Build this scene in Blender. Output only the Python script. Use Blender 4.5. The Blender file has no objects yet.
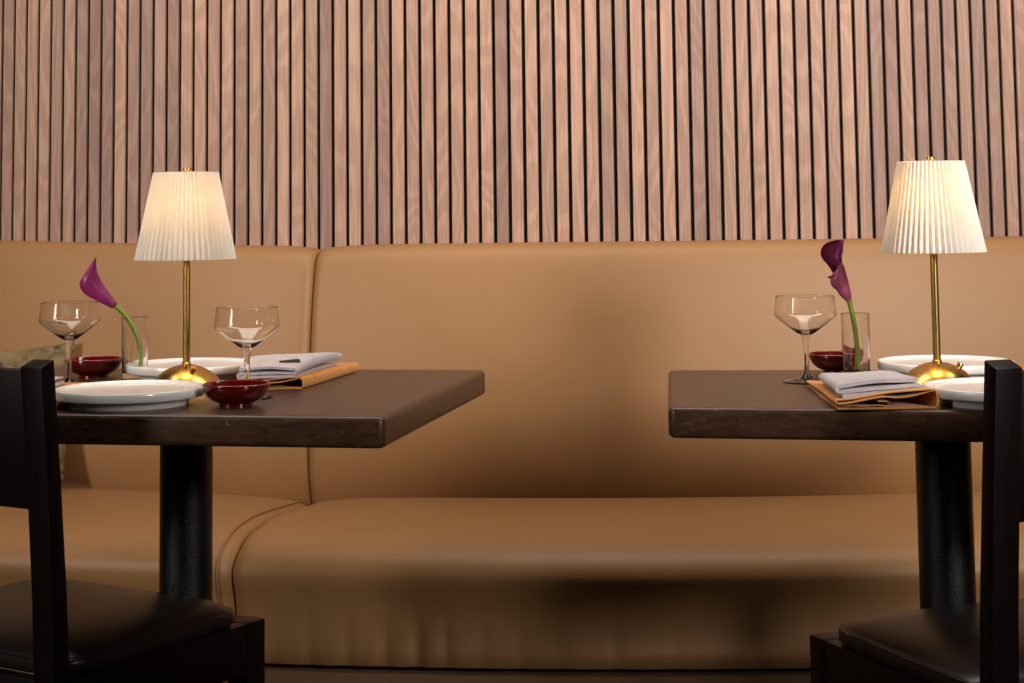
import bpy, bmesh, math, random
from mathutils import Vector, Matrix
random.seed(7)
PI = math.pi
scene = bpy.context.scene
COL = scene.collection

# ------------------------------------------------------------------ helpers
def S(v):
    """sRGB 0-255 triple to linear RGBA"""
    out = []
    for c in v:
        c = c / 255.0
        out.append(c / 12.92 if c <= .04045 else ((c + .055) / 1.055) ** 2.4)
    return (out[0], out[1], out[2], 1.0)

def link(name, verts, faces, mat, parent=None, smooth=35, loc=None):
    me = bpy.data.meshes.new(name)
    me.from_pydata([tuple(v) for v in verts], [], faces)
    me.update()
    return finish(name, me, mat, parent, smooth, loc)

def finish(name, me, mat, parent=None, smooth=35, loc=None):
    bm = bmesh.new(); bm.from_mesh(me)
    bmesh.ops.remove_doubles(bm, verts=bm.verts, dist=1e-6)
    bmesh.ops.recalc_face_normals(bm, faces=bm.faces)
    bm.to_mesh(me); bm.free()
    if smooth:
        for p in me.polygons: p.use_smooth = True
        me.set_sharp_from_angle(angle=math.radians(smooth))
    if mat: me.materials.append(mat)
    o = bpy.data.objects.new(name, me); COL.objects.link(o)
    if parent: o.parent = parent
    if loc: o.location = loc
    return o

def thing(name, label, cat, loc=(0, 0, 0), rz=0, group=None):
    o = bpy.data.objects.new(name, None); COL.objects.link(o)
    o.location = loc; o.rotation_euler = (0, 0, rz); o.empty_display_size = .05
    return tag(o, label, cat, group)

def tag(o, label, cat, group=None):
    o['label'] = label; o['category'] = cat
    if group: o['group'] = group
    return o

def struct(o):
    o['kind'] = 'structure'; return o

def dup(root, loc, rz, label, group=None):
    r = root.copy(); COL.objects.link(r)
    r.location = loc; r.rotation_euler = (0, 0, rz); r['label'] = label
    if group: r['group'] = group
    for ch in list(root.children):
        c = ch.copy(); COL.objects.link(c); c.parent = r
        for g in list(ch.children):
            d = g.copy(); COL.objects.link(d); d.parent = c
    return r

def bevel_mesh(name, verts, faces, w, seg, mat, parent=None, smooth=35, loc=None):
    me = bpy.data.meshes.new(name); me.from_pydata([tuple(v) for v in verts], [], faces)
    bm = bmesh.new(); bm.from_mesh(me)
    bmesh.ops.recalc_face_normals(bm, faces=bm.faces)
    if w > 0:
        bmesh.ops.bevel(bm, geom=list(bm.edges), offset=w, segments=seg, profile=.6, affect='EDGES')
    bm.to_mesh(me); bm.free()
    return finish(name, me, mat, parent, smooth, loc)

BF = [(0, 3, 2, 1), (4, 5, 6, 7), (0, 1, 5, 4), (1, 2, 6, 5), (2, 3, 7, 6), (3, 0, 4, 7)]
def box(name, lo, hi, w, mat, parent=None, seg=2):
    x0, y0, z0 = lo; x1, y1, z1 = hi
    v = [(x0, y0, z0), (x1, y0, z0), (x1, y1, z0), (x0, y1, z0), (x0, y0, z1), (x1, y0, z1), (x1, y1, z1), (x0, y1, z1)]
    return bevel_mesh(name, v, BF, w, seg, mat, parent)

def lathe(name, prof, n, mat, parent=None, loc=None, smooth=40, closed=False):
    """prof: (r,z) list; closed joins last to first (for shells)"""
    V = []; F = []; rows = []
    for r, z in prof:
        if r < 1e-6:
            rows.append([len(V)]); V.append((0, 0, z))
        else:
            rows.append(list(range(len(V), len(V) + n)))
            V += [(r * math.cos(2 * PI * k / n), r * math.sin(2 * PI * k / n), z) for k in range(n)]
    pairs = list(zip(rows[:-1], rows[1:]))
    if closed: pairs.append((rows[-1], rows[0]))
    for a, b in pairs:
        for k in range(n):
            k2 = (k + 1) % n
            if len(a) == 1 and len(b) == 1: continue
            if len(a) == 1: F.append((a[0], b[k2], b[k]))
            elif len(b) == 1: F.append((a[k], a[k2], b[0]))
            else: F.append((a[k], a[k2], b[k2], b[k]))
    return link(name, V, F, mat, parent, smooth, loc)

def arcpts(cx, cy, r, a0, a1, n):
    return [(cx + r * math.cos(math.radians(a0 + (a1 - a0) * k / n)), cy + r * math.sin(math.radians(a0 + (a1 - a0) * k / n))) for k in range(n + 1)]

def catmull(pts, n=8):
    P = [Vector(p) for p in pts]; out = []
    P = [P[0] * 2 - P[1]] + P + [P[-1] * 2 - P[-2]]
    for i in range(1, len(P) - 2):
        for k in range(n):
            t = k / n
            out.append(.5 * ((2 * P[i]) + (P[i + 1] - P[i - 1]) * t + (2 * P[i - 1] - 5 * P[i] + 4 * P[i + 1] - P[i + 2]) * t * t
                             + (3 * P[i] - P[i - 1] - 3 * P[i + 1] + P[i + 2]) * t ** 3))
    out.append(P[-2]); return out

def tube(name, pts, rad, mat, parent=None, n=10, loc=None):
    """rad: number or list of radii"""
    P = [Vector(p) for p in pts]; V = []; F = []
    up = Vector((0, 1, .01))
    for i, p in enumerate(P):
        d = (P[min(i + 1, len(P) - 1)] - P[max(i - 1, 0)]).normalized()
        a = d.cross(up)
        if a.length < 1e-3: a = d.cross(Vector((1, 0, 0)))
        a.normalize(); b = d.cross(a)
        r = rad[i] if isinstance(rad, (list, tuple)) else rad
        V += [p + (a * math.cos(2 * PI * k / n) + b * math.sin(2 * PI * k / n)) * r for k in range(n)]
    for i in range(len(P) - 1):
        for k in range(n):
            F.append((i * n + k, i * n + (k + 1) % n, (i + 1) * n + (k + 1) % n, (i + 1) * n + k))
    F.append(tuple(range(n))); F.append(tuple(range((len(P) - 1) * n, len(P) * n)))
    return link(name, V, F, mat, parent, 50, loc)

# ------------------------------------------------------------------ materials
def newmat(name):
    m = bpy.data.materials.new(name); m.use_nodes = True
    nt = m.node_tree; return m, nt, nt.nodes['Principled BSDF']

def N(nt, t, **kw):
    n = nt.nodes.new(t)
    for k, v in kw.items():
        if k in n.inputs: n.inputs[k].default_value = v
        else: setattr(n, k, v)
    return n

def coords(nt, scale=(1, 1, 1), rot=(0, 0, 0), src='Object'):
    tc = N(nt, 'ShaderNodeTexCoord'); mp = N(nt, 'ShaderNodeMapping')
    mp.inputs['Scale'].default_value = scale; mp.inputs['Rotation'].default_value = rot
    nt.links.new(tc.outputs[src], mp.inputs['Vector']); return mp.outputs[0]

def ramp(nt, fac, stops):
    r = N(nt, 'ShaderNodeValToRGB')
    el = r.color_ramp.elements
    while len(el) < len(stops): el.new(.5)
    for e, (p, c) in zip(el, stops): e.position = p; e.color = c
    nt.links.new(fac, r.inputs[0]); return r.outputs[0]

def bump(nt, h, strength, dist=.001):
    b = N(nt, 'ShaderNodeBump', Strength=strength, Distance=dist)
    nt.links.new(h, b.inputs['Height']); return b.outputs[0]

def simple(name, rgb, rough=.5, metal=0, coat=0, spec=.5, var=.06, nscale=40, bumps=.1, bs=200, bd=.0005):
    m, nt, b = newmat(name)
    v = coords(nt)
    n = N(nt, 'ShaderNodeTexNoise', Scale=nscale, Detail=4); nt.links.new(v, n.inputs['Vector'])
    c = S(rgb); lo = tuple(x * (1 - var) for x in c[:3]) + (1,); hi = tuple(min(1, x * (1 + var)) for x in c[:3]) + (1,)
    nt.links.new(ramp(nt, n.outputs['Fac'], [(.3, lo), (.7, hi)]), b.inputs['Base Color'])
    b.inputs['Roughness'].default_value = rough; b.inputs['Metallic'].default_value = metal
    b.inputs['Coat Weight'].default_value = coat; b.inputs['Specular IOR Level'].default_value = spec
    if bumps:
        n2 = N(nt, 'ShaderNodeTexNoise', Scale=bs, Detail=3); nt.links.new(v, n2.inputs['Vector'])
        nt.links.new(bump(nt, n2.outputs['Fac'], bumps, bd), b.inputs['Normal'])
    return m

def m_walnut():
    m, nt, b = newmat('walnut_slat')
    at = N(nt, 'ShaderNodeAttribute', attribute_name='slat'); sep = N(nt, 'ShaderNodeSeparateColor')
    nt.links.new(at.outputs['Color'], sep.inputs[0])
    v = coords(nt, (1, 1, .22))
    off = N(nt, 'ShaderNodeVectorMath', operation='ADD'); mul = N(nt, 'ShaderNodeVectorMath', operation='SCALE', Scale=37.0)
    nt.links.new(at.outputs['Color'], mul.inputs[0]); nt.links.new(v, off.inputs[0]); nt.links.new(mul.outputs[0], off.inputs[1])
    w = N(nt, 'ShaderNodeTexNoise', Scale=7, Detail=2, Distortion=.4); nt.links.new(off.outputs[0], w.inputs['Vector'])
    # growth-ring figure: distorted contours of a stretched noise
    mt = N(nt, 'ShaderNodeMath', operation='MULTIPLY'); mt.inputs[1].default_value = 110
    nt.links.new(w.outputs['Fac'], mt.inputs[0])
    sn = N(nt, 'ShaderNodeMath', operation='SINE'); nt.links.new(mt.outputs[0], sn.inputs[0])
    v2 = coords(nt, (1, 1, .02))
    off2 = N(nt, 'ShaderNodeVectorMath', operation='ADD'); nt.links.new(v2, off2.inputs[0]); nt.links.new(mul.outputs[0], off2.inputs[1])
    fine = N(nt, 'ShaderNodeTexNoise', Scale=420, Detail=3); nt.links.new(off2.outputs[0], fine.inputs['Vector'])
    base = ramp(nt, sep.outputs[0], [(0, S((150, 118, 106))), (.3, S((166, 132, 115))), (.65, S((178, 141, 121))), (1, S((190, 150, 128)))])
    mx = N(nt, 'ShaderNodeMix', data_type='RGBA', blend_type='MULTIPLY'); mx.inputs['Factor'].default_value = 1
    nt.links.new(base, mx.inputs['A'])
    nt.links.new(ramp(nt, sn.outputs[0], [(0, (.86, .84, .84, 1)), (.4, (.96, .96, .96, 1)), (1, (1, 1, 1, 1))]), mx.inputs['B'])
    mx2 = N(nt, 'ShaderNodeMix', data_type='RGBA', blend_type='MULTIPLY'); mx2.inputs['Factor'].default_value = 1
    nt.links.new(mx.outputs['Result'], mx2.inputs['A'])
    nt.links.new(ramp(nt, fine.outputs['Fac'], [(.35, (.78, .77, .77, 1)), (.62, (1.0, 1.0, 1.0, 1))]), mx2.inputs['B'])
    nt.links.new(mx2.outputs['Result'], b.inputs['Base Color'])
    b.inputs['Roughness'].default_value = .6; b.inputs['Specular IOR Level'].default_value = .3
    nt.links.new(bump(nt, fine.outputs['Fac'], .25, .0005), b.inputs['Normal'])
    return m

def m_leather():
    m, nt, b = newmat('tan_leather')
    v = coords(nt)
    n = N(nt, 'ShaderNodeTexNoise', Scale=2.2, Detail=3); nt.links.new(v, n.inputs['Vector'])
    nt.links.new(ramp(nt, n.outputs['Fac'], [(.3, S((149, 108, 67))), (.7, S((155, 113, 71)))]), b.inputs['Base Color'])
    vo = N(nt, 'ShaderNodeTexVoronoi', Scale=520); nt.links.new(v, vo.inputs['Vector'])
    n2 = N(nt, 'ShaderNodeTexNoise', Scale=14, Detail=2); nt.links.new(v, n2.inputs['Vector'])
    ad = N(nt, 'ShaderNodeMath', operation='MULTIPLY_ADD'); ad.inputs[1].default_value = 1.4
    nt.links.new(n2.outputs['Fac'], ad.inputs[0]); nt.links.new(vo.outputs['Distance'], ad.inputs[2])
    nt.links.new(bump(nt, ad.outputs[0], .16, .0008), b.inputs['Normal'])
    b.inputs['Roughness'].default_value = .5; b.inputs['Specular IOR Level'].default_value = .45
    return m

def m_darkwood(name, a, c, rough, coat, marks=True, axis=(1, 14, 14), rot=0):
    m, nt, b = newmat(name)
    v = coords(nt, axis, (0, 0, rot))
    n = N(nt, 'ShaderNodeTexNoise', Scale=6, Detail=6, Distortion=.3); nt.links.new(v, n.inputs['Vector'])
    col = ramp(nt, n.outputs['Fac'], [(.32, S(a)), (.68, S(c))])
    if marks:
        v3 = coords(nt, (3, 3, 8))
        sp = N(nt, 'ShaderNodeTexNoise', Scale=26, Detail=5, Roughness=.75); nt.links.new(v3, sp.inputs['Vector'])
        mk = ramp(nt, sp.outputs['Fac'], [(.61, (0, 0, 0, 1)), (.68, (1, 1, 1, 1))])
        mx = N(nt, 'ShaderNodeMix', data_type='RGBA'); nt.links.new(mk, mx.inputs['Factor'])
        nt.links.new(col, mx.inputs['A']); mx.inputs['B'].default_value = S((118, 96, 84)); col = mx.outputs['Result']
    nt.links.new(col, b.inputs['Base Color']); b.inputs['Specular IOR Level'].default_value = .5 if marks else .18
    b.inputs['Roughness'].default_value = rough; b.inputs['Coat Weight'].default_value = coat
    b.inputs['Coat Roughness'].default_value = .08
    nt.links.new(bump(nt, n.outputs['Fac'], .12, .0006), b.inputs['Normal'])
    return m

def m_glass(name='clear_glass', ior=1.36):
    m, nt, b = newmat(name)
    g = N(nt, 'ShaderNodeBsdfGlass', Roughness=0.0, IOR=ior); g.inputs['Color'].default_value = (1, 1, 1, 1)
    nt.links.new(g.outputs[0], nt.nodes['Material Output'].inputs['Surface']); nt.nodes.remove(b)
    return m

def m_shade():
    m, nt, b = newmat('pleated_shade_fabric')
    out = nt.nodes['Material Output']; nt.nodes.remove(b)
    n = N(nt, 'ShaderNodeTexNoise', Scale=300, Detail=2); nt.links.new(coords(nt), n.inputs['Vector'])
    c = ramp(nt, n.outputs['Fac'], [(.3, (.91, .89, .85, 1)), (.7, (.94, .92, .885, 1))])
    d = N(nt, 'ShaderNodeBsdfDiffuse'); t = N(nt, 'ShaderNodeBsdfTranslucent'); mx = N(nt, 'ShaderNodeMixShader', Fac=.30)
    nt.links.new(c, d.inputs['Color']); nt.links.new(c, t.inputs['Color'])
    nt.links.new(d.outputs[0], mx.inputs[1]); nt.links.new(t.outputs[0], mx.inputs[2]); nt.links.new(mx.outputs[0], out.inputs['Surface'])
    return m

def m_pillow():
    m, nt, b = newmat('botanical_print_fabric')
    v = coords(nt)
    n = N(nt, 'ShaderNodeTexNoise', Scale=22, Detail=4, Distortion=2.2); nt.links.new(v, n.inputs['Vector'])
    vo = N(nt, 'ShaderNodeTexVoronoi', Scale=17); nt.links.new(v, vo.inputs['Vector'])
    base = ramp(nt, n.outputs['Fac'], [(.30, S((62, 50, 32))), (.38, S((104, 86, 56))), (.55, S((124, 103, 68))), (.70, S((146, 124, 88)))])
    mx = N(nt, 'ShaderNodeMix', data_type='RGBA')
    nt.links.new(ramp(nt, vo.outputs['Distance'], [(.10, (1, 1, 1, 1)), (.2, (0, 0, 0, 1))]), mx.inputs['Factor'])
    nt.links.new(base, mx.inputs['A']); mx.inputs['B'].default_value = S((66, 60, 38))
    nt.links.new(mx.outputs['Result'], b.inputs['Base Color']); b.inputs['Roughness'].default_value = .9
    return m

def m_cloth(name, rgb, sc=900):
    m, nt, b = newmat(name)
    v = coords(nt)
    n = N(nt, 'ShaderNodeTexNoise', Scale=60, Detail=5); nt.links.new(v, n.inputs['Vector'])
    c = S(rgb)
    nt.links.new(ramp(nt, n.outputs['Fac'], [(.3, tuple(x * .88 for x in c[:3]) + (1,)), (.7, tuple(min(1, x * 1.08) for x in c[:3]) + (1,))]), b.inputs['Base Color'])
    w = N(nt, 'ShaderNodeTexNoise', Scale=sc, Detail=2); nt.links.new(v, w.inputs['Vector'])
    nt.links.new(bump(nt, w.outputs['Fac'], .35, .0006), b.inputs['Normal'])
    b.inputs['Roughness'].default_value = .85; b.inputs['Specular IOR Level'].default_value = .2
    b.inputs['Sheen Weight'].default_value = .15
    return m

def m_brass():
    m, nt, b = newmat('brushed_brass')
    v = coords(nt, (1, 1, 30))
    n = N(nt, 'ShaderNodeTexNoise', Scale=60, Detail=3); nt.links.new(v, n.inputs['Vector'])
    nt.links.new(ramp(nt, n.outputs['Fac'], [(.3, S((196, 158, 84))), (.7, S((214, 176, 98)))]), b.inputs['Base Color'])
    b.inputs['Metallic'].default_value = 1; b.inputs['Roughness'].default_value = .27
    nt.links.new(bump(nt, n.outputs['Fac'], .05, .0003), b.inputs['Normal'])
    return m

def m_glaze(name, rgb, rim=None, rz=.0, rough=.12):
    """glazed ceramic; rim: lighter glaze where it runs thin at heights above rz"""
    m, nt, b = newmat(name)
    v = coords(nt)
    n = N(nt, 'ShaderNodeTexNoise', Scale=35, Detail=4); nt.links.new(v, n.inputs['Vector'])
    c = S(rgb)
    col = ramp(nt, n.outputs['Fac'], [(.3, tuple(x * .8 for x in c[:3]) + (1,)), (.7, tuple(min(1, x * 1.15) for x in c[:3]) + (1,))])
    if rim:
        sx = N(nt, 'ShaderNodeSeparateXYZ'); tc = N(nt, 'ShaderNodeTexCoord'); nt.links.new(tc.outputs['Object'], sx.inputs[0])
        f = N(nt, 'ShaderNodeMapRange'); f.inputs['From Min'].default_value = rz; f.inputs['From Max'].default_value = rz + .0018
        nt.links.new(sx.outputs['Z'], f.inputs['Value'])
        mx = N(nt, 'ShaderNodeMix', data_type='RGBA'); nt.links.new(f.outputs[0], mx.inputs['Factor'])
        nt.links.new(col, mx.inputs['A']); mx.inputs['B'].default_value = S(rim); col = mx.outputs['Result']
    nt.links.new(col, b.inputs['Base Color']); b.inputs['Roughness'].default_value = rough
    b.inputs['Coat Weight'].default_value = .4; b.inputs['Coat Roughness'].default_value = .05
    return m

M = dict(
    slat=m_walnut(), felt=simple('black_backing', (7, 6, 6), .9, bumps=0), leather=m_leather(),
    base=simple('bench_base_laminate', (136, 102, 76), .5), thread=simple('tan_piping', (150, 108, 70), .5),
    table=m_darkwood('table_wood', (56, 36, 25), (80, 54, 38), .33, .0, axis=(1.5, 26, 26)),
    chair=m_darkwood('chair_wood', (11, 5, 4), (20, 9, 8), .40, .0, marks=False, axis=(10, 10, 1)),
    vinyl=simple('black_vinyl', (32, 24, 22), .34, bumps=.25, bs=700),
    iron=simple('black_powder_coat', (12, 12, 14), .34, bumps=.7, bs=420, bd=.0012),
    brass=m_brass(), shade=m_shade(), glass=m_glass(), vglass=m_glass('vase_glass', 1.47),
    plate=simple('white_glaze', (240, 238, 235), .16, var=.01, bumps=0, coat=.2),
    bowl=m_glaze('oxblood_glaze', (82, 9, 11), (146, 48, 42), .0292), 
    orange=m_cloth('ochre_cloth', (208, 140, 66)), grey=m_cloth('lilac_grey_cloth', (186, 178, 182)),
    black=simple('black_handle', (24, 22, 22), .35, bumps=.5, bs=500),
    pillow=m_pillow(), plaster=simple('painted_plaster', (130, 118, 108), .9), floor=m_darkwood('floor_boards', (40, 28, 22), (58, 42, 32), .45, 0, marks=False, axis=(14, 1, 1)),
    spathe=simple('calla_spathe', (142, 36, 102), .38, var=.3, nscale=50, bumps=.2, bs=150), 
    spathe2=simple('calla_spathe_dusky', (160, 74, 106), .42, var=.35, nscale=60, bumps=.2, bs=150),
    stem=simple('calla_stem', (128, 150, 40), .4, var=.15),
    wallf=simple('warm_wall_paint', (92, 76, 62), .9),
)
def m_bulb():
    m, nt, b = newmat('frosted_bulb')
    b.inputs['Emission Color'].default_value = (1, .56, .20, 1); b.inputs['Emission Strength'].default_value = 60
    b.inputs['Base Color'].default_value = (1, .9, .75, 1)
    return m
M['bulb'] = m_bulb()

# ------------------------------------------------------------------ the curved wall line (plan)
KS = [-1.3, -.9, -.5, -.1, .4, 1.1]
KP = [20.3, 15.4, 10.75, 6.43, -.28, -8.1]
def phi(s):
    if s <= KS[0]: return math.radians(KP[0])
    if s >= KS[-1]: return math.radians(KP[-1])
    for i in range(5):
        if s <= KS[i + 1]:
            t = (s - KS[i]) / (KS[i + 1] - KS[i]); return math.radians(KP[i] * (1 - t) + KP[i + 1] * t)
DS = .01; PATH = {}
x, y = .025, 3.5643; PATH[0] = (x, y)
for i in range(1, 330):
    a = phi((i - .5) * DS); x += DS * math.cos(a); y -= DS * math.sin(a); PATH[i] = (x, y)
x, y = PATH[0]
for i in range(1, 330):
    a = phi(-(i - .5) * DS); x -= DS * math.cos(a); y += DS * math.sin(a); PATH[-i] = (x, y)
def W(s, off=0, z=0):
    k = math.floor(s / DS); t = s / DS - k
    x0, y0 = PATH[k]; x1, y1 = PATH[k + 1]; a = phi(s)
    return Vector((x0 + (x1 - x0) * t - math.sin(a) * off, y0 + (y1 - y0) * t - math.cos(a) * off, z))

def sweep(name, svals, prof, mat, parent=None, smooth=50, caps=True):
    """prof(s) gives a closed list of (offset, z)"""
    V = []; F = []; n = None
    for s in svals:
        p = prof(s); n = len(p); V += [W(s, o, z) for o, z in p]
    for i in range(len(svals) - 1):
        for k in range(n):
            k2 = (k + 1) % n
            F.append((i * n + k, i * n + k2, (i + 1) * n + k2, (i + 1) * n + k))
    if caps: F.append(tuple(range(n))); F.append(tuple(range((len(svals) - 1) * n, len(svals) * n)))
    return link(name, V, F, mat, parent, smooth)

def frange(a, b, st):
    n = max(1, round((b - a) / st)); return [a + (b - a) * k / n for k in range(n + 1)]

# ------------------------------------------------------------------ setting
CEIL = 2.7
wall = struct(sweep('wall_back', frange(-2.4, 2.6, .05), lambda s: [(-.03, 0), (0, 0), (0, CEIL), (-.03, CEIL)], M['felt']))
V = []; F = []; C = []
PITCH = .0315
for i in range(-74, 80):
    s0 = i * PITCH + .0037; s1 = (i + 1) * PITCH - .0037
    b0 = len(V)
    for s, o in ((s0, .001), (s0, .0083), (s0 + .0006, .009), (s1 - .0006, .009), (s1, .0083), (s1, .001)):
        V.append(W(s, o, .93)); V.append(W(s, o, 2.62))
    for k in range(5): F.append((b0 + 2 * k, b0 + 2 * k + 2, b0 + 2 * k + 3, b0 + 2 * k + 1))
    F.append(tuple(b0 + 2 * k for k in range(6))); F.append(tuple(b0 + 2 * k + 1 for k in range(6)))
    C += [(random.random(), random.random(), random.random(), 1)] * 12
slats = link('slat_cladding', V, F, None, wall, 0)
slats.data.materials.append(M['slat'])
ca = slats.data.color_attributes.new('slat', 'FLOAT_COLOR', 'POINT')
for i, c in enumerate(C): ca.data[i].color = c

struct(box('floor', (-3.2, -3.6, -.05), (3.2, 4.4, 0), 0, M['floor']))
struct(box('ceiling', (-3.2, -3.6, CEIL), (3.2, 4.4, CEIL + .05), 0, M['plaster']))
struct(box('wall_left', (-3.25, -3.6, 0), (-3.2, 4.4, CEIL), 0, M['wallf']))
struct(box('wall_right', (3.2, -3.6, 0), (3.25, 4.4, CEIL), 0, M['wallf']))
struct(box('wall_front', (-3.25, -3.65, 0), (3.25, -3.6, CEIL), 0, M['wallf']))

# ------------------------------------------------------------------ banquette
SEAM = -.425
def smooth01(t):
    t = max(0, min(1, t)); return t * t * (3 - 2 * t)
def round_in(d, r):
    """how far a cushion edge falls back at distance d from its end"""
    if d >= r: return 0
    q = 1 - d / r; return r * (1 - math.sqrt(max(0, 1 - q * q)))

def svals(a, b, st, end):
    s = frange(a, b, st)
    ex = [.0005, .0015, .003, .006, .010, .015, .021]
    if end == 'hi': s = [v for v in s if v < b - .025] + [b - e for e in reversed([0] + ex)]
    else: s = [a + e for e in [0] + ex] + [v for v in s if v > a + .025]
    return s

BACKP = [(.00, .40), (.10, .40), (.122, .43), (.136, .46), (.148, .50), (.154, .55), (.153, .62), (.146, .70), (.134, .78), (.121, .85), (.110, .90),
         (.104, .925), (.098, .941), (.089, .953), (.076, .960), (.060, .963), (.030, .963), (.016, .959), (.014, .945), (.014, .90)]
def back_prof(left):
    def f(s):
        d = abs(s - SEAM); out = []
        rin = round_in(d, .022) * .8
        dip = .010 * math.exp(-d / .05) + rin * .5
        for o, z in BACKP:
            o2 = o * (1 - .30 * smooth01((d - .05) / .5)) if left and o > .04 else o
            if o2 > .02: o2 = max(.016, o2 - rin * min(1, (o2) / .06))
            zz = z - (dip * smooth01((z - .85) / .1) if z > .85 else 0)
            if left: zz += .016 * smooth01((d - .1) / .8) * smooth01((z - .8) / .15)
            out.append((o2, zz))
        return out
    return f

SEATP = [(.06, .30), (.06, .445), (.10, .458), (.16, .463), (.25, .467), (.35, .469), (.43, .469), (.50, .466), (.535, .461), (.565, .453), (.588, .442), (.603, .429), (.612, .415),
         (.614, .401), (.611, .387), (.605, .373), (.599, .357), (.595, .338), (.594, .318), (.596, .298), (.600, .278), (.601, .262), (.595, .250), (.50, .248), (.30, .248)]
GATH = [(-.30, .6, .008), (-.24, .8, .010), (-.18, 1.0, .008), (-.13, 1.3, .009), (-.085, 1.0, .007), (-.03, .7, .010), (.03, .8, .009), (.09, .6, .012), (.17, .8, .010),
        (.26, .5, .014), (.35, .6, .012), (-.36, .5, .010), (.47, .4, .016)]
def seat_prof(left):
    def f(s):
        d = abs(s - SEAM); out = []
        rin = round_in(d, .03) * .8
        for o, z in SEATP:
            g = sum(a * math.exp(-((s - c) / w) ** 2) for c, a, w in GATH) if not left else 0
            o2 = o; z2 = z
            if .24 < z < .40 and o > .55:
                k = math.exp(-((z - .275) / .05) ** 2); o2 += -.0065 * g * k
            if o > .55: o2 -= rin
            if z > .40 and o > .07:
                z2 = z - rin * min(1, (z - .40) / .05)
                z2 -= .016 * math.exp(-d / .07) * smooth01((.45 - o) / .3)
            out.append((o2, z2))
        return out
    return f

bl = thing('banquette', 'left section of the tan leather banquette, behind the left table', 'bench', W(-1.3, .3, 0))
br = thing('banquette', 'wide right section of the tan leather banquette, between and behind both tables', 'bench', W(.6, .3, 0))
def under(o, p):
    o.parent = p; o.matrix_parent_inverse = Matrix.Translation(-Vector(p.location)); return o
under(sweep('backrest', svals(-2.3, SEAM - .0012, .03, 'hi'), back_prof(True), M['leather']), bl)
under(sweep('backrest', svals(SEAM + .0012, 2.4, .03, 'lo'), back_prof(False), M['leather']), br)
under(sweep('seat_cushion', svals(-2.3, SEAM - .0012, .02, 'hi'), seat_prof(True), M['leather']), bl)
under(sweep('seat_cushion', svals(SEAM + .0012, 2.4, .008, 'lo'), seat_prof(False), M['leather']), br)
for s0, s1, p in ((-2.3, SEAM - .001, bl), (SEAM + .001, 2.4, br)):
    under(sweep('base', frange(s0, s1, .05), lambda s: [(.02, 0), (.02, .2475), (.550, .2475), (.550, .238), (.594, .238), (.594, 0)], M['base'], smooth=20), p)
# piping run along the end of the left cushion
def seam_line(fn, off, so, o_min, z_min):
    pts = []
    for o, z in fn(SEAM - so):
        if o >= o_min and z >= z_min: pts.append((o, z))
    return [W(SEAM - so, o + off, z + off * .3) for o, z in pts]
pf = seat_prof(True)
line = [W(SEAM - .020, o + (.0015 if z < .44 else 0), z + (.0015 if z >= .44 else 0)) for o, z in pf(SEAM - .020)[2:21]]
under(tube('piping', catmull(line, 4), .0022, M['thread'], None, 8), bl)
bf = back_prof(True)

# ------------------------------------------------------------------ throw pillow
def pillow():
    V = []; F = []; n = 28; w, h, t = .44, .29, .055
    for side in (1, -1):
        for j in range(n + 1):
            for i in range(n + 1):
                u = i / n * 2 - 1; v = j / n * 2 - 1
                puff = ((1 - u ** 4) * (1 - v ** 4)) ** .55
                pin = 1 - .10 * (1 - abs(u) ** 2) * abs(v) ** 6
                pinu = 1 - .03 * (1 - abs(v) ** 2) * abs(u) ** 6
                wob = .004 * math.sin(9 * u + 3 * v) * puff
                V.append((u * w / 2 * pinu, side * t * puff + wob, h / 2 + v * h / 2 * pin))
    k = (n + 1) ** 2
    for sd in (0, 1):
        for j in range(n):
            for i in range(n):
                a = sd * k + j * (n + 1) + i; F.append((a, a + 1, a + n + 2, a + n + 1))
    return link('throw_pillow', V, F, M['pillow'], None, 80)
pl = pillow()
c = W(-1.137, .175, .4705); pl.location = c
pl.rotation_euler = (math.radians(-12), math.radians(-3), -phi(-1.125))
tag(pl, 'khaki botanical print cushion leaning on the banquette behind the left chair', 'pillow')

# ------------------------------------------------------------------ tables
T = .76; TH = .0415
def table(corners, cen, label):
    t = thing('dining_table', label, 'table', (cen[0], cen[1], 0))
    V = [(x - cen[0], y - cen[1], T - TH) for x, y in corners] + [(x - cen[0], y - cen[1], T) for x, y in corners]
    me = bpy.data.meshes.new('tabletop'); me.from_pydata(V, [], BF)
    bm = bmesh.new(); bm.from_mesh(me); bmesh.ops.recalc_face_normals(bm, faces=bm.faces)
    vert = [e for e in bm.edges if abs(e.verts[0].co.z - e.verts[1].co.z) > .01]
    bmesh.ops.bevel(bm, geom=vert, offset=.0105, segments=4, profile=.5, affect='EDGES')
    hor = [e for e in bm.edges if abs(e.verts[0].co.z - e.verts[1].co.z) < .001 and len([f for f in e.link_faces if abs(f.normal.z) > .9]) == 1]
    bmesh.ops.bevel(bm, geom=hor, offset=.0080, segments=5, profile=.5, affect='EDGES')
    bm.to_mesh(me); bm.free()
    top = finish('tabletop', me, M['table'], t, 40)
    for p in top.data.polygons:
        if p.area > .05: p.use_smooth = False
    zt = T - TH
    lathe('column', [(0, .03), (.040, .03), (.040, zt - .012), (0, zt - .012)], 48, M['iron'], t)
    box('mounting_plate', (-.14, -.14, zt - .0119), (.14, .14, zt - .0002), .003, M['iron'], t)
    lathe('base', [(0, 0), (.23, 0), (.235, .006), (.22, .016), (.10, .026), (.055, .034), (.045, .05), (0, .05)], 64, M['iron'], t)
    return t
a = math.radians(10.4); u = Vector((math.cos(a), -math.sin(a))); w = Vector((math.sin(a), math.cos(a)))
FR = Vector((-.172, 2.242)); BR = FR + w * .676
table([FR - u * .775, FR, BR, BR - u * .775], (-.506, 2.645), 'left dark wood table with two white plates and a lit lamp, beside the left chair')
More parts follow.
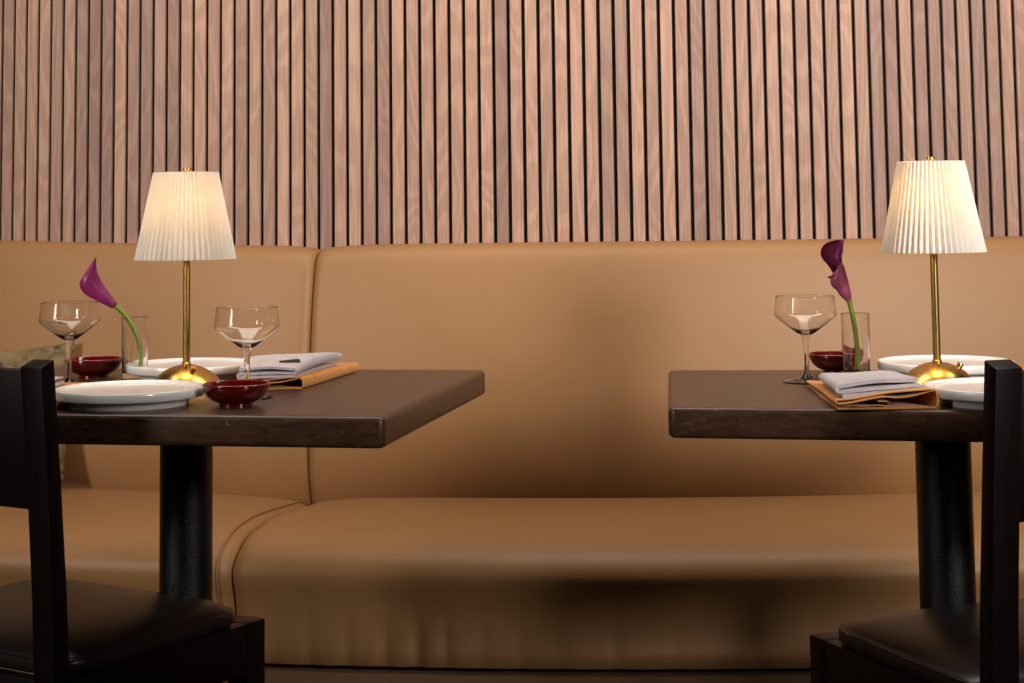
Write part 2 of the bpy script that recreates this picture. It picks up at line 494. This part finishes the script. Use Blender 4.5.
table([(.204, 2.314), (.958, 2.163), (.991, 2.789), (.254, 2.860)], (.625, 2.53), 'right dark wood table beside the right chair, its corner bare at the left')

# ------------------------------------------------------------------ chairs
def chair(label):
    t = thing('dining_chair', label, 'chair')
    w = M['chair']; X = .215
    for sx in (-1, 1):
        xa, xb = sorted((sx * X, sx * (X - .038)))
        box('leg', (xa, -.040, 0), (xb, 0, .43), .0022, w, t)
        # rear post: straight below the seat, raked above
        sec = [(0, -.412, -.385), (.40, -.412, -.385), (.54, -.4185, -.393), (.70, -.430, -.4065), (.832, -.4425, -.4195)]
        V = []; F = []
        for k, (z, y0, y1) in enumerate(sec):
            zf = z + (.009 if k == 4 else 0)
            V += [(xa, y0, z), (xb, y0, z), (xb, y1, zf), (xa, y1, zf)]
        for k in range(4):
            for q in range(4): F.append((4 * k + q, 4 * k + (q + 1) % 4, 4 * k + 4 + (q + 1) % 4, 4 * k + 4 + q))
        F += [(0, 1, 2, 3), (16, 17, 18, 19)]
        bevel_mesh('leg', V, F, .0018, 2, w, t)
        xs = sorted((sx * (X - .001), sx * (X - .023)))
        box('seat_rail', (xs[0], -.3855, .358), (xs[1], -.0395, .4295), .0015, w, t)
        box('stretcher', (xs[0], -.3855, .16), (xs[1], -.0395, .19), .0015, w, t)
    box('seat_rail', (-X + .0375, -.024, .358), (X - .0375, -.002, .4295), .0015, w, t)
    box('seat_rail', (-X + .0375, -.408, .358), (X - .0375, -.387, .4295), .0015, w, t)
    V = []
    for z, y in ((.648, -.423), (.828, -.439)):
        V += [(-X + .0375, y, z), (X - .0375, y, z), (X - .0375, y + .018, z), (-X + .0375, y + .018, z)]
    bevel_mesh('crest_rail', V, BF, .002, 2, w, t)
    # upholstered pad: superellipse slab with a soft crown and a flat border
    V = []; F = []; n = 72; hx, hy = .2125, .176; cy = -.214
    rings = [(.90, .4300), (.985, .4302), (1.0, .436), (1.0, .446), (.992, .451), (.975, .4545), (.94, .4585), (.86, .4640), (.74, .4690), (.55, .4735), (.3, .4760)]
    for sc, z in rings:
        for k in range(n):
            th = 2 * PI * k / n; cx_, sy_ = math.cos(th), math.sin(th); e = 2 / 9.0
            V.append((math.copysign(abs(cx_) ** e, cx_) * hx * sc, cy + math.copysign(abs(sy_) ** e, sy_) * hy * sc, z))
    for r in range(len(rings) - 1):
        for k in range(n): F.append((r * n + k, r * n + (k + 1) % n, (r + 1) * n + (k + 1) % n, (r + 1) * n + k))
    V.append((0, cy, .4768)); top = len(V) - 1; l = (len(rings) - 1) * n
    for k in range(n): F.append((l + k, l + (k + 1) % n, top))
    F.append(tuple(range(n)))
    pad = link('seat', V, F, M['vinyl'], t, 60)
    ring = [(math.copysign(abs(math.cos(2 * PI * k / n)) ** (2 / 9), math.cos(2 * PI * k / n)) * hx * .996, cy + math.copysign(abs(math.sin(2 * PI * k / n)) ** (2 / 9), math.sin(2 * PI * k / n)) * hy * .996, .4495) for k in range(n + 1)]
    tube('piping', ring, .0022, M['vinyl'], pad, 6)
    return t
ch = chair('black wooden chair with dark padded seat, at the left table facing away')
def place_chair(o, corner, sx, ang):
    a = math.radians(ang); F_ = Vector((math.sin(a), math.cos(a))); R_ = Vector((math.cos(a), -math.sin(a)))
    p = Vector(corner) - R_ * (sx * .215); o.location = (p.x, p.y, 0); o.rotation_euler = (0, 0, -a)
place_chair(ch, (-.375, 2.575), 1, 31.7)
c2 = dup(ch, (0, 0, 0), 0, 'black wooden chair with dark padded seat, at the right table, cut by the frame edge')
place_chair(c2, (.407, 2.441), -1, -21.2)

# ------------------------------------------------------------------ lamps
def lamp(label, loc, rz, tilt, dx=0, fat=1):
    t = thing('table_lamp', label, 'lamp', loc, rz)
    b = M['brass']; R = .0640
    dome = [(0, 0), (.0572, 0), (.058, .0012)] + [(math.sqrt(max(0, R * R - (z + .027) ** 2)), z) for z in (.003, .007, .012, .017, .022, .027, .031, .034, .0357)] + [(.0062, .0366), (0, .0368)]
    lathe('base', dome, 72, b, t)
    k = lathe('knob', [(0, -.004), (.0045, -.004), (.0045, .005), (.004, .0058), (0, .0058)], 24, b, t, (.0315, 0, .0300))
    k.rotation_euler = (0, .52, 0)
    lathe('pole', [(0, .036), (.0072, .036), (.0072, .0385), (.0056, .040), (.0056, .327), (0, .327)], 32, b, t)
    n = 54; V = []; F = []; zs = [0, .002, .035, .07, .105, .1325, .1345]
    for z in zs:
        f = z / .1345; r0 = .0730 * (1 - f) + .0470 * f
        for j in range(2 * n):
            amp = (.0036 * (1 - f) + .0024 * f)
            r = r0 + (amp if j % 2 else -amp); th = PI * j / n + .0006 * math.sin(j * 1.7)
            V.append((r * math.cos(th), r * math.sin(th), (.1975 + z)))
    m = 2 * n
    for q in range(len(zs) - 1):
        for j in range(m): F.append((q * m + j, q * m + (j + 1) % m, (q + 1) * m + (j + 1) % m, (q + 1) * m + j))
    me = bpy.data.meshes.new('lamp_shade'); me.from_pydata(V, [], F)
    for p in me.polygons: p.use_smooth = False
    me.materials.append(M['shade'])
    sh = bpy.data.objects.new('lamp_shade', me); COL.objects.link(sh); sh.parent = t
    so = sh.modifiers.new('thick', 'SOLIDIFY'); so.thickness = .0005
    sh.location = (dx * math.cos(rz), -dx * math.sin(rz), 0); sh.scale = (fat, fat, 1)
    piv = Matrix.Translation((0, 0, .33)) @ Matrix.Rotation(tilt, 4, Vector((math.sin(rz), math.cos(rz), 0))) @ Matrix.Translation((0, 0, -.33))
    for v_ in me.vertices: v_.co = piv @ v_.co
    # spider holding the shade
    V2 = []
    sp = tube('shade_spider', [(-.048, 0, .3285), (0, 0, .3275), (.048, 0, .3285)], .0012, b, t, 8)
    lathe('finial', [(0, .327), (.0075, .327), (.0075, .3305), (.003, .3315), (.003, .334), (.0062, .335), (.0062, .3385), (0, .339)], 24, b, t)
    bu = lathe('bulb', [(0, .262), (.008, .262), (.012, .27), (.0155, .28), (.0155, .290), (.010, .301), (0, .304)], 24, M['bulb'], t)
    return t
lamp('brass table lamp with cream pleated shade on the left table', (-.5067, 2.647, T), math.radians(-62), 0, -.0022, 1.02)
lamp('brass table lamp with cream pleated shade on the right table', (.622, 2.536, T), math.radians(-8), 0)

# ------------------------------------------------------------------ plates, bowls, glasses, vases
def plate():
    p = [(0, .003), (.076, .003), (.0785, 0), (.0815, 0), (.0825, .0015), (.0825, .0085), (.0835, .0100), (.0980, .0110), (.1030, .0120), (.1045, .0140), (.1050, .0200), (.1048, .0235), (.1040, .0247), (.1028, .0250),
         (.1015, .0245), (.1003, .0228), (.098, .0210), (.09, .0205), (.05, .0202), (0, .020)]
    return lathe('dinner_plate', p, 112, M['plate'], None, None, 45)
P = plate(); P.location = (-.5445, 2.427, T)
tag(P, 'white round plate at the front of the left table, nearest the left chair', 'plate', 'white dinner plates')
def copy1(o, loc, label):
    c = o.copy(); COL.objects.link(c); c.location = loc; c['label'] = label; return c
copy1(P, (-.5324, 2.8196, T), 'white round plate behind the brass lamp on the left table')
copy1(P, (.674, 2.6955, T), 'white round plate behind the brass lamp on the right table')
copy1(P, (.6530, 2.3120, T), 'white round plate at the front of the right table, partly behind the chair post')

def bowl():
    p = [(0, .0035), (.019, .0035), (.0205, 0), (.0235, 0), (.0235, .0038), (.0265, .0050), (.0340, .0085), (.0410, .0150), (.0452, .0225), (.0470, .0290), (.0467, .0305), (.0457, .0312),
         (.0445, .0300), (.0425, .0230), (.037, .0150), (.029, .0095), (.015, .0068), (0, .0065)]
    return lathe('sauce_bowl', p, 80, M['bowl'], None, None, 45)
Bo = bowl(); Bo.location = (-.3900, 2.400, T)
tag(Bo, 'small dark red glazed bowl beside the front plate on the left table', 'bowl', 'red sauce bowls')
copy1(Bo, (-.7018, 2.8583, T), 'small dark red glazed bowl behind the far left coupe glass')
copy1(Bo, (.5212, 2.7804, T), 'small dark red glazed bowl behind the glass vase on the right table')

def coupe():
    o = [(0, 0), (.036, 0), (.037, .0008), (.0365, .0018), (.022, .0032), (.010, .0058), (.0055, .0105), (.0042, .018), (.0038, .035), (.0040, .055), (.0052, .0640), (.0066, .0685), (.0080, .0715),
         (.0145, .0750), (.026, .0835), (.038, .0930), (.0462, .1000), (.0474, .1035), (.0470, .1080), (.0455, .1200), (.0449, .1285), (.0448, .1302), (.0445, .1307)]
    i = [(.0442, .1302), (.0443, .1285), (.0449, .1200), (.0463, .1080), (.0466, .1040), (.0453, .1006), (.0372, .0938), (.0253, .0845), (.0140, .0765), (.006, .0752), (0, .0750)]
    return lathe('coupe_glass', o + i, 96, M['glass'], None, None, 32)
G = coupe(); G.location = (-.7037, 2.7093, T)
tag(G, 'empty clear coupe glass at far left of the left table, under the calla bloom', 'glass', 'coupe glasses')
copy1(G, (-.3903, 2.498, T), 'empty clear coupe glass between the red bowl and the napkins, right of the left lamp')
copy1(G, (.4457, 2.6327, T), 'empty clear coupe glass on the right table')

def vase():
    p = [(0, 0), (.0188, 0), (.0200, .0012), (.0204, .004), (.0206, .008), (.02245, .0980), (.0225, .0995), (.0220, .1001), (.0210, .0995), (.0209, .098), (.0190, .014), (.0186, .012), (.0175, .0097), (0, .0092)]
    return lathe('bud_vase', p, 96, M['vglass'], None, None, 28)
Vs = vase(); Vs.location = (-.6252, 2.8227, T)
tag(Vs, 'straight clear glass bud vase on the left table, holding a drooping calla', 'vase', 'bud vases')
copy1(Vs, (.5335, 2.6900, T), 'straight clear glass bud vase on the right table, holding an upright calla')

def loft(pairs, depth, bulge, k, arc0=0, arc1=360, n=20, cup=1):
    """surface through sections given by left/right outline points (x,z) in metres; returns verts, faces"""
    V = []; F = []
    L = catmull([(p[0][0], 0, p[0][1]) for p in pairs], 5); R = catmull([(p[1][0], 0, p[1][1]) for p in pairs], 5)
    m = len(L)
    for i in range(m):
        t = i / (m - 1); c = (L[i] + R[i]) / 2; h = (R[i] - L[i]) / 2
        a0 = arc0(t) if callable(arc0) else arc0; a1 = arc1(t) if callable(arc1) else arc1
        dp = depth(t) if callable(depth) else depth
        for j in range(n + 1):
            th = math.radians(a0 + (a1 - a0) * j / n)
            V.append(c + h * math.cos(th) + Vector((0, cup * math.sin(th) * h.length * dp + bulge * t * t, 0)))
    for i in range(m - 1):
        for j in range(n): F.append((i * (n + 1) + j, i * (n + 1) + j + 1, (i + 1) * (n + 1) + j + 1, (i + 1) * (n + 1) + j))
    return V, F
def solid(o, th):
    s = o.modifiers.new('thick', 'SOLIDIFY'); s.thickness = th; s.offset = 0; return o
# left calla: outline in metres relative to the vase foot
s = 603.0
def q(px, pz, x0, z0): return ((px - x0) / s, (z0 - pz) / s)
fl = thing('calla_lily', 'deep purple calla drooping left out of the left glass vase', 'flower', (-.6252, 2.8227, T + .0102))
prs = [((112, 309.4), (116.4, 304.6)), ((103, 305), (110, 296)), ((95.6, 301), (104.9, 289)), ((87.5, 297), (101, 283)), ((81.8, 291.3), (98.2, 277.5)), ((80, 284), (96.6, 272.5)), ((84.2, 276.8), (95.8, 267.5)), ((90.3, 267.2), (95.7, 262.5)), ((95.7, 258.7), (96, 258.4))]
prs = [(q(*a_, 134.8, 372.5), q(*b_, 134.8, 372.5)) for a_, b_ in prs]
V, F = loft(prs, .9, -.004, 1, lambda t: -180 - 0, lambda t: 180 - 150 * smooth01((t - .35) / .4))
solid(link('spathe', V, F, M['spathe'], fl, 70), .0007)
tipx, tipz = q(95.8, 258.6, 134.8, 372.5)
tube('tip', [(tipx, -.004, tipz - .001), (tipx + .001, -.004, tipz + .002), (tipx + .005, -.004, tipz + .0018)], [.0007, .0005, .0003], M['spathe2'], fl, 6)
pts = [(114.3, 307), (120, 312), (127, 320), (133, 330), (138, 342), (140.5, 355), (140, 366), (137, 372)]
tube('stem', catmull([(q(a_, b_, 134.8, 372.5)[0], .002, q(a_, b_, 134.8, 372.5)[1]) for a_, b_ in pts], 5), .0040, M['stem'], fl, 12)
# right calla
s = 631.0
fr = thing('calla_lily', 'dusky purple calla standing upright in the right glass vase', 'flower', (.5375, 2.6900, T + .0102))
def q2(p): return q(p[0], p[1], 855.2, 367.8)
low = [((845.2, 300), (849.4, 297.5)), ((838, 293), (848.9, 290)), ((835.5, 288.5), (847.6, 283)), ((831, 284.5), (846.2, 277)), ((829.3, 279.5), (844.5, 270)), ((830.5, 274.5), (842.8, 264.5)), ((833, 270.5), (841, 260))]
V, F = loft([(q2(a_), q2(b_)) for a_, b_ in low], .8, .0, 1, -180, 180, 24)
solid(link('spathe', V, F, M['spathe2'], fr, 70), .0007)
lip = [((834, 281), (842, 271)), ((830, 277.5), (840, 268)), ((826.6, 275.6), (838.5, 268)), ((825.8, 275), (833, 272))]
V, F = loft([(q2(a_), q2(b_)) for a_, b_ in lip], .75, 0, 1, 180, 360, 12)
solid(link('spathe_lip', V, F, M['spathe2'], fr, 70), .0007)
up = [((834, 277), (841.5, 268)), ((831.8, 271), (841.2, 260)), ((826.5, 262.5), (841, 254.5)), ((821.8, 257), (842.3, 250.5)), ((820.4, 251), (842.6, 246.5)), ((822.3, 245.5), (843, 242.8)), ((827.5, 241.3), (843.6, 240)), ((836, 238.9), (845.3, 238.5))]
V, F = loft([(q2(a_), q2(b_)) for a_, b_ in up], lambda t: .95 - .5 * t, .002, 1, 0, 180, 20)
V = [v_ + Vector((0, -.001, 0)) for v_ in V]
solid(link('spathe_throat', V, F, M['spathe'], fr, 70), .0007)
pts = [(847.3, 299), (849.3, 308), (851.8, 322), (853.8, 340), (854.2, 355), (853.4, 366.5)]
tube('stem', catmull([(q2(p_)[0], .001, q2(p_)[1]) for p_ in pts], 5), .0040, M['stem'], fr, 12)

# ------------------------------------------------------------------ folded napkins
def serp(layers, gaps, r_in, ends, n=20):
    """cross-section centre line in (u 0..1, h metres) of a strip folded back and forth.
    layers: heights; ends: (u0,u1) of every layer"""
    pts = []
    for k, h in enumerate(layers):
        a, b = ends[k]
        us = [a + (b - a) * i / n for i in range(n + 1)]
        if k % 2: us = us[::-1]
        row = [(u_, h) for u_ in us]
        if k and gaps:
            p0 = pts[-1]; p1 = row[0]; r = (p1[1] - p0[1]) / 2; sgn = 1 if k % 2 else -1
            for i in range(1, 8):
                th = -PI / 2 + PI * i / 8
                pts.append((p0[0] + (p1[0] - p0[0]) * i / 8 + sgn * gaps * math.cos(th), p0[1] + r * (1 + math.sin(th))))
        pts += row
    return pts

def napkin(name, quad, zb, line, th, mat, hscale=lambda u_, v_: 1, wob=.0, nv=18, label=None, group=None, seed=1, parent=None, bow=0):
    """quad: FL,FR,BR,BL plan corners; line: (u,h) section; extruded along v"""
    rnd = random.Random(seed); ph = [rnd.uniform(0, 6) for _ in range(4)]
    FL, FR_, BR_, BL = [Vector(c_) for c_ in quad]; cen = (FL + FR_ + BR_ + BL) / 4
    V = []; F = []; m = len(line); grid = []
    rows = []
    for j in range(nv + 1):
        v_ = j / nv; row = []
        for i, (u_, h) in enumerate(line):
            uu = u_ + .010 * math.sin(2.2 * v_ * PI + ph[0] + i * .05) * (v_ * (1 - v_) * 4)
            vv = v_ + .018 * math.sin(i * .17 + ph[1]) * (1 - 2 * v_)
            p = (FL * (1 - uu) + FR_ * uu) * (1 - vv) + (BL * (1 - uu) + BR_ * uu) * vv
            hh = h * hscale(u_, v_) + wob * (math.sin(7 * u_ + ph[2]) * math.cos(4 * v_ + ph[3]) + 1) * (h / line[-1][1])
            row.append(Vector((p.x - cen.x, p.y - cen.y, hh)))
        rows.append(row)
    # thicken by offsetting along the section normal
    for row in rows:
        A = []; B = []
        for i in range(m):
            d = row[min(i + 1, m - 1)] - row[max(i - 1, 0)]
            ux = (FR_ - FL).normalized(); dd = Vector((d.dot(Vector((ux.x, ux.y, 0))), d.z))
            if dd.length < 1e-9: dd = Vector((1, 0))
            dd.normalize(); nrm = Vector((-dd.y * ux.x, -dd.y * ux.y, dd.x)) * th / 2
            A.append(row[i] + nrm); B.append(row[i] - nrm)
        V += A + B[::-1]
    k = 2 * m
    for j in range(nv):
        for i in range(k): F.append((j * k + i, j * k + (i + 1) % k, (j + 1) * k + (i + 1) % k, (j + 1) * k + i))
    for j in (0, nv):
        for i in range(m - 1): F.append((j * k + i, j * k + i + 1, j * k + k - 2 - i, j * k + k - 1 - i))
    zmin = min(v_.z for v_ in V)
    for v_ in V: v_.z -= zmin
    o = link(name, V, F, mat, None, 50); o.location = (cen.x, cen.y, zb)
    if label: tag(o, label, 'napkin', group)
    return o

# right table, front: ochre below, grey on top
hs = [.001, .0028, .0062, .0108, .0150, .0185]
ends = [(.02, .96), (.56, .98), (.04, .60), (.04, .97), (.03, .98), (.0, .95)]
line = []
# lower sheet, loop at the right, back along the top, loop at the left
line += [(.03 + .93 * i / 20, .001) for i in range(21)]
line += [(.96 + .035 * math.cos(math.radians(a_)), .0125 + .0115 * math.sin(math.radians(a_))) for a_ in range(-75, 90, 15)]
line += [(.95 - .45 * i / 10, .0225 - .0070 * smooth01(i / 10) - .003 * math.sin(PI * i / 10)) for i in range(11)]
line += [(.50 - .45 * i / 10, .0155 - .0080 * smooth01(i / 10)) for i in range(1, 11)]
line += [(.045 - .025 * math.sin(math.radians(a_)), .0095 - .0020 * math.cos(math.radians(a_))) for a_ in range(20, 180, 20)]
line += [(.05 + .90 * i / 20, .0115 + .0035 * smooth01(i / 20 * 1.6) + .0098 * smooth01(i / 20)) for i in range(21)]
RO = [(.4180, 2.2620), (.5560, 2.2630), (.5210, 2.4500), (.4330, 2.5750)]
n1 = napkin('ochre_napkin', RO, T + .0002, line, .0013, M['orange'], lambda u_, v_: 1 - .30 * v_, .0008, 20,
            'ochre folded napkin under the grey one, front of the right table', seed=3)
# inner fold of the lower sheet, part of the same cloth
inner = [(.10 + .40 * i / 10, .0035 + .0006 * math.sin(i)) for i in range(11)] + [(.50 + .02 * math.sin(math.radians(a_)), .0068 - .0030 * math.cos(math.radians(a_))) for a_ in range(20, 200, 20)] \
    + [(.49 - .08 * i / 5, .0100) for i in range(6)]
def join(a_, b_):
    bm = bmesh.new(); bm.from_mesh(a_.data); me2 = b_.data.copy()
    me2.transform(Matrix.Translation(Vector(b_.location) - Vector(a_.location))); bm.from_mesh(me2); bm.to_mesh(a_.data); bm.free()
    bpy.data.objects.remove(b_); return a_
n1b = napkin('ochre_napkin', RO, T + .0022, inner, .0012, M['orange'], lambda u_, v_: 1 - .3 * v_, 0, 20, seed=4)
join(n1, n1b)
def topfold(h0, h1, n=20):
    """compact three layer fold with a round left edge"""
    l = [(.06 + .92 * i / n, .001) for i in range(n + 1)]
    l += [(.985 + .02 * math.sin(math.radians(a_)), .001 + h0 / 2 * (1 - math.cos(math.radians(a_)))) for a_ in range(20, 180, 20)]
    l += [(.98 - .92 * i / n, h0 + .0010) for i in range(n + 1)]
    l += [(.05 - .045 * math.sin(math.radians(a_)), h0 + .001 + h1 / 2 * (1 - math.cos(math.radians(a_)))) for a_ in range(20, 180, 20)]
    l += [(.06 + .93 * i / n, h0 + h1 + .0010 + .0012 * math.sin(PI * i / n)) for i in range(n + 1)]
    return l
RG = [(.4260, 2.2800), (.5380, 2.2900), (.5330, 2.4300), (.4420, 2.5000)]
n2 = napkin('grey_napkin', RG, T + .0145, topfold(.0056, .0068), .0050, M['grey'], lambda u_, v_: 1 - .15 * v_, .0010, 20,
            'lilac grey folded napkin on top of the ochre one, front of the right table', seed=5)
n2.rotation_euler = (math.radians(-1.2), math.radians(-4.2), 0)
# left table, right side
LO = [(-.4380, 2.600), (-.3238, 2.6180), (-.2634, 2.9000), (-.4440, 2.7350)]
n3 = napkin('ochre_napkin', LO, T + .0002, line, .0013, M['orange'], lambda u_, v_: .70 - .1 * v_, .0006, 20,
            'ochre folded napkin under the grey one, right side of the left table', seed=6)
LG = [(-.4210, 2.610), (-.3330, 2.6150), (-.2880, 2.8450), (-.4150, 2.7600)]
n4 = napkin('grey_napkin', LG, T + .0172, [(1 - u_, h_) for u_, h_ in topfold(.0048, .0065)], .0038, M['grey'], lambda u_, v_: 1 + .75 * math.sin(PI * v_ * .9), .0008, 20,
            'lilac grey folded napkin with a black handle on it, right side of the left table', seed=7)
# black handle lying in the fold
hd = bevel_mesh('cutlery_handle', [(-.016, -.006, 0), (.016, -.0045, 0), (.016, .0045, 0), (-.016, .006, 0), (-.016, -.006, .004), (.016, -.0045, .005), (.016, .0045, .005), (-.016, .006, .004)], BF, .0015, 2, M['black'])
hd.location = (-.3480, 2.648, T + .0365); hd.rotation_euler = (.25, -.05, .35)
tag(hd, 'black handle lying on the grey napkin on the left table', 'cutlery')
# left table, front left (mostly behind the chair)
flat = [(.02 + .96 * i / 14, .001) for i in range(15)] + [(.985 + .012 * math.sin(math.radians(a_)), .0062 - .0052 * math.cos(math.radians(a_))) for a_ in range(20, 180, 20)] + [(.98 - .96 * i / 14, .0115) for i in range(15)]
napkin('ochre_napkin', [(-.735, 2.375), (-.632, 2.368), (-.6350, 2.592), (-.752, 2.610)], T + .0002, flat, .0012, M['orange'], lambda u_, v_: .55 + .75 * v_, seed=8,
       label='ochre folded napkin at the left table, between the front plate and the chair post')
napkin('grey_napkin', [(-.765, 2.46), (-.686, 2.46), (-.676, 2.575), (-.76, 2.59)], T + .0150, topfold(.004, .006), .0016, M['grey'], seed=9,
       label='grey napkin end peeping out behind the left chair post')
# right table, far right (mostly behind the chair)
napkin('ochre_napkin', [(.762, 2.66), (.865, 2.63), (.885, 2.745), (.795, 2.77)], T + .0002, line, .0013, M['orange'], lambda u_, v_: .8, seed=10,
       label='ochre folded napkin at the frame edge, behind the right chair post')
napkin('grey_napkin', [(.800, 2.665), (.860, 2.645), (.875, 2.73), (.815, 2.75)], T + .0215, topfold(.004, .006), .0016, M['grey'], seed=11,
       label='grey napkin at the frame edge, on the ochre one behind the right chair post')

# ------------------------------------------------------------------ lights
def area(name, loc, target, sx, sy, power, col):
    L = bpy.data.lights.new(name, 'AREA'); L.shape = 'RECTANGLE'; L.size = sx; L.size_y = sy; L.energy = power; L.color = col
    o = bpy.data.objects.new(name, L); COL.objects.link(o); o.location = loc
    o.rotation_euler = (Vector(target) - Vector(loc)).to_track_quat('-Z', 'Y').to_euler(); return o
k = area('key_softbox', (2.05, -.15, 1.92), (.55, 3.5, 1.62), .60, 1.1, 22.5, (1, .95, .90)); k.data.spread = math.radians(62)
k = area('fill_softbox', (-2.5, .75, 1.75), (-.6, 3.7, 1.35), .45, 1.35, 13, (1, .93, .86)); k.data.spread = math.radians(80)
area('ceiling_panel', (.1, 2.75, 2.66), (.1, 3.0, .6), 3.2, .5, 38, (1, .91, .82))

w = bpy.data.worlds.new('World'); scene.world = w; w.use_nodes = True
w.node_tree.nodes['Background'].inputs[0].default_value = (.9, .85, .8, 1); w.node_tree.nodes['Background'].inputs[1].default_value = .03

# ------------------------------------------------------------------ camera
cam = bpy.data.cameras.new('Camera'); co = bpy.data.objects.new('Camera', cam); COL.objects.link(co)
cam.sensor_width = 36; cam.lens = 1700 / 1024 * 36; cam.shift_y = -.26416; cam.clip_start = .05
co.matrix_world = Matrix.Translation((0, 0, 1.02)) @ Matrix.Rotation(PI / 2 + math.radians(4.8416), 4, 'X') @ Matrix.Rotation(-.012, 4, 'Z')
scene.camera = co
vs = scene.view_settings
vs.view_transform = 'Standard'; vs.look = 'None'; vs.gamma = 1; vs.use_curve_mapping = False; vs.exposure = -.06
scene.cycles.max_bounces = 12; scene.cycles.transmission_bounces = 12; scene.cycles.transparent_max_bounces = 8
scene.cycles.sample_clamp_indirect = 6
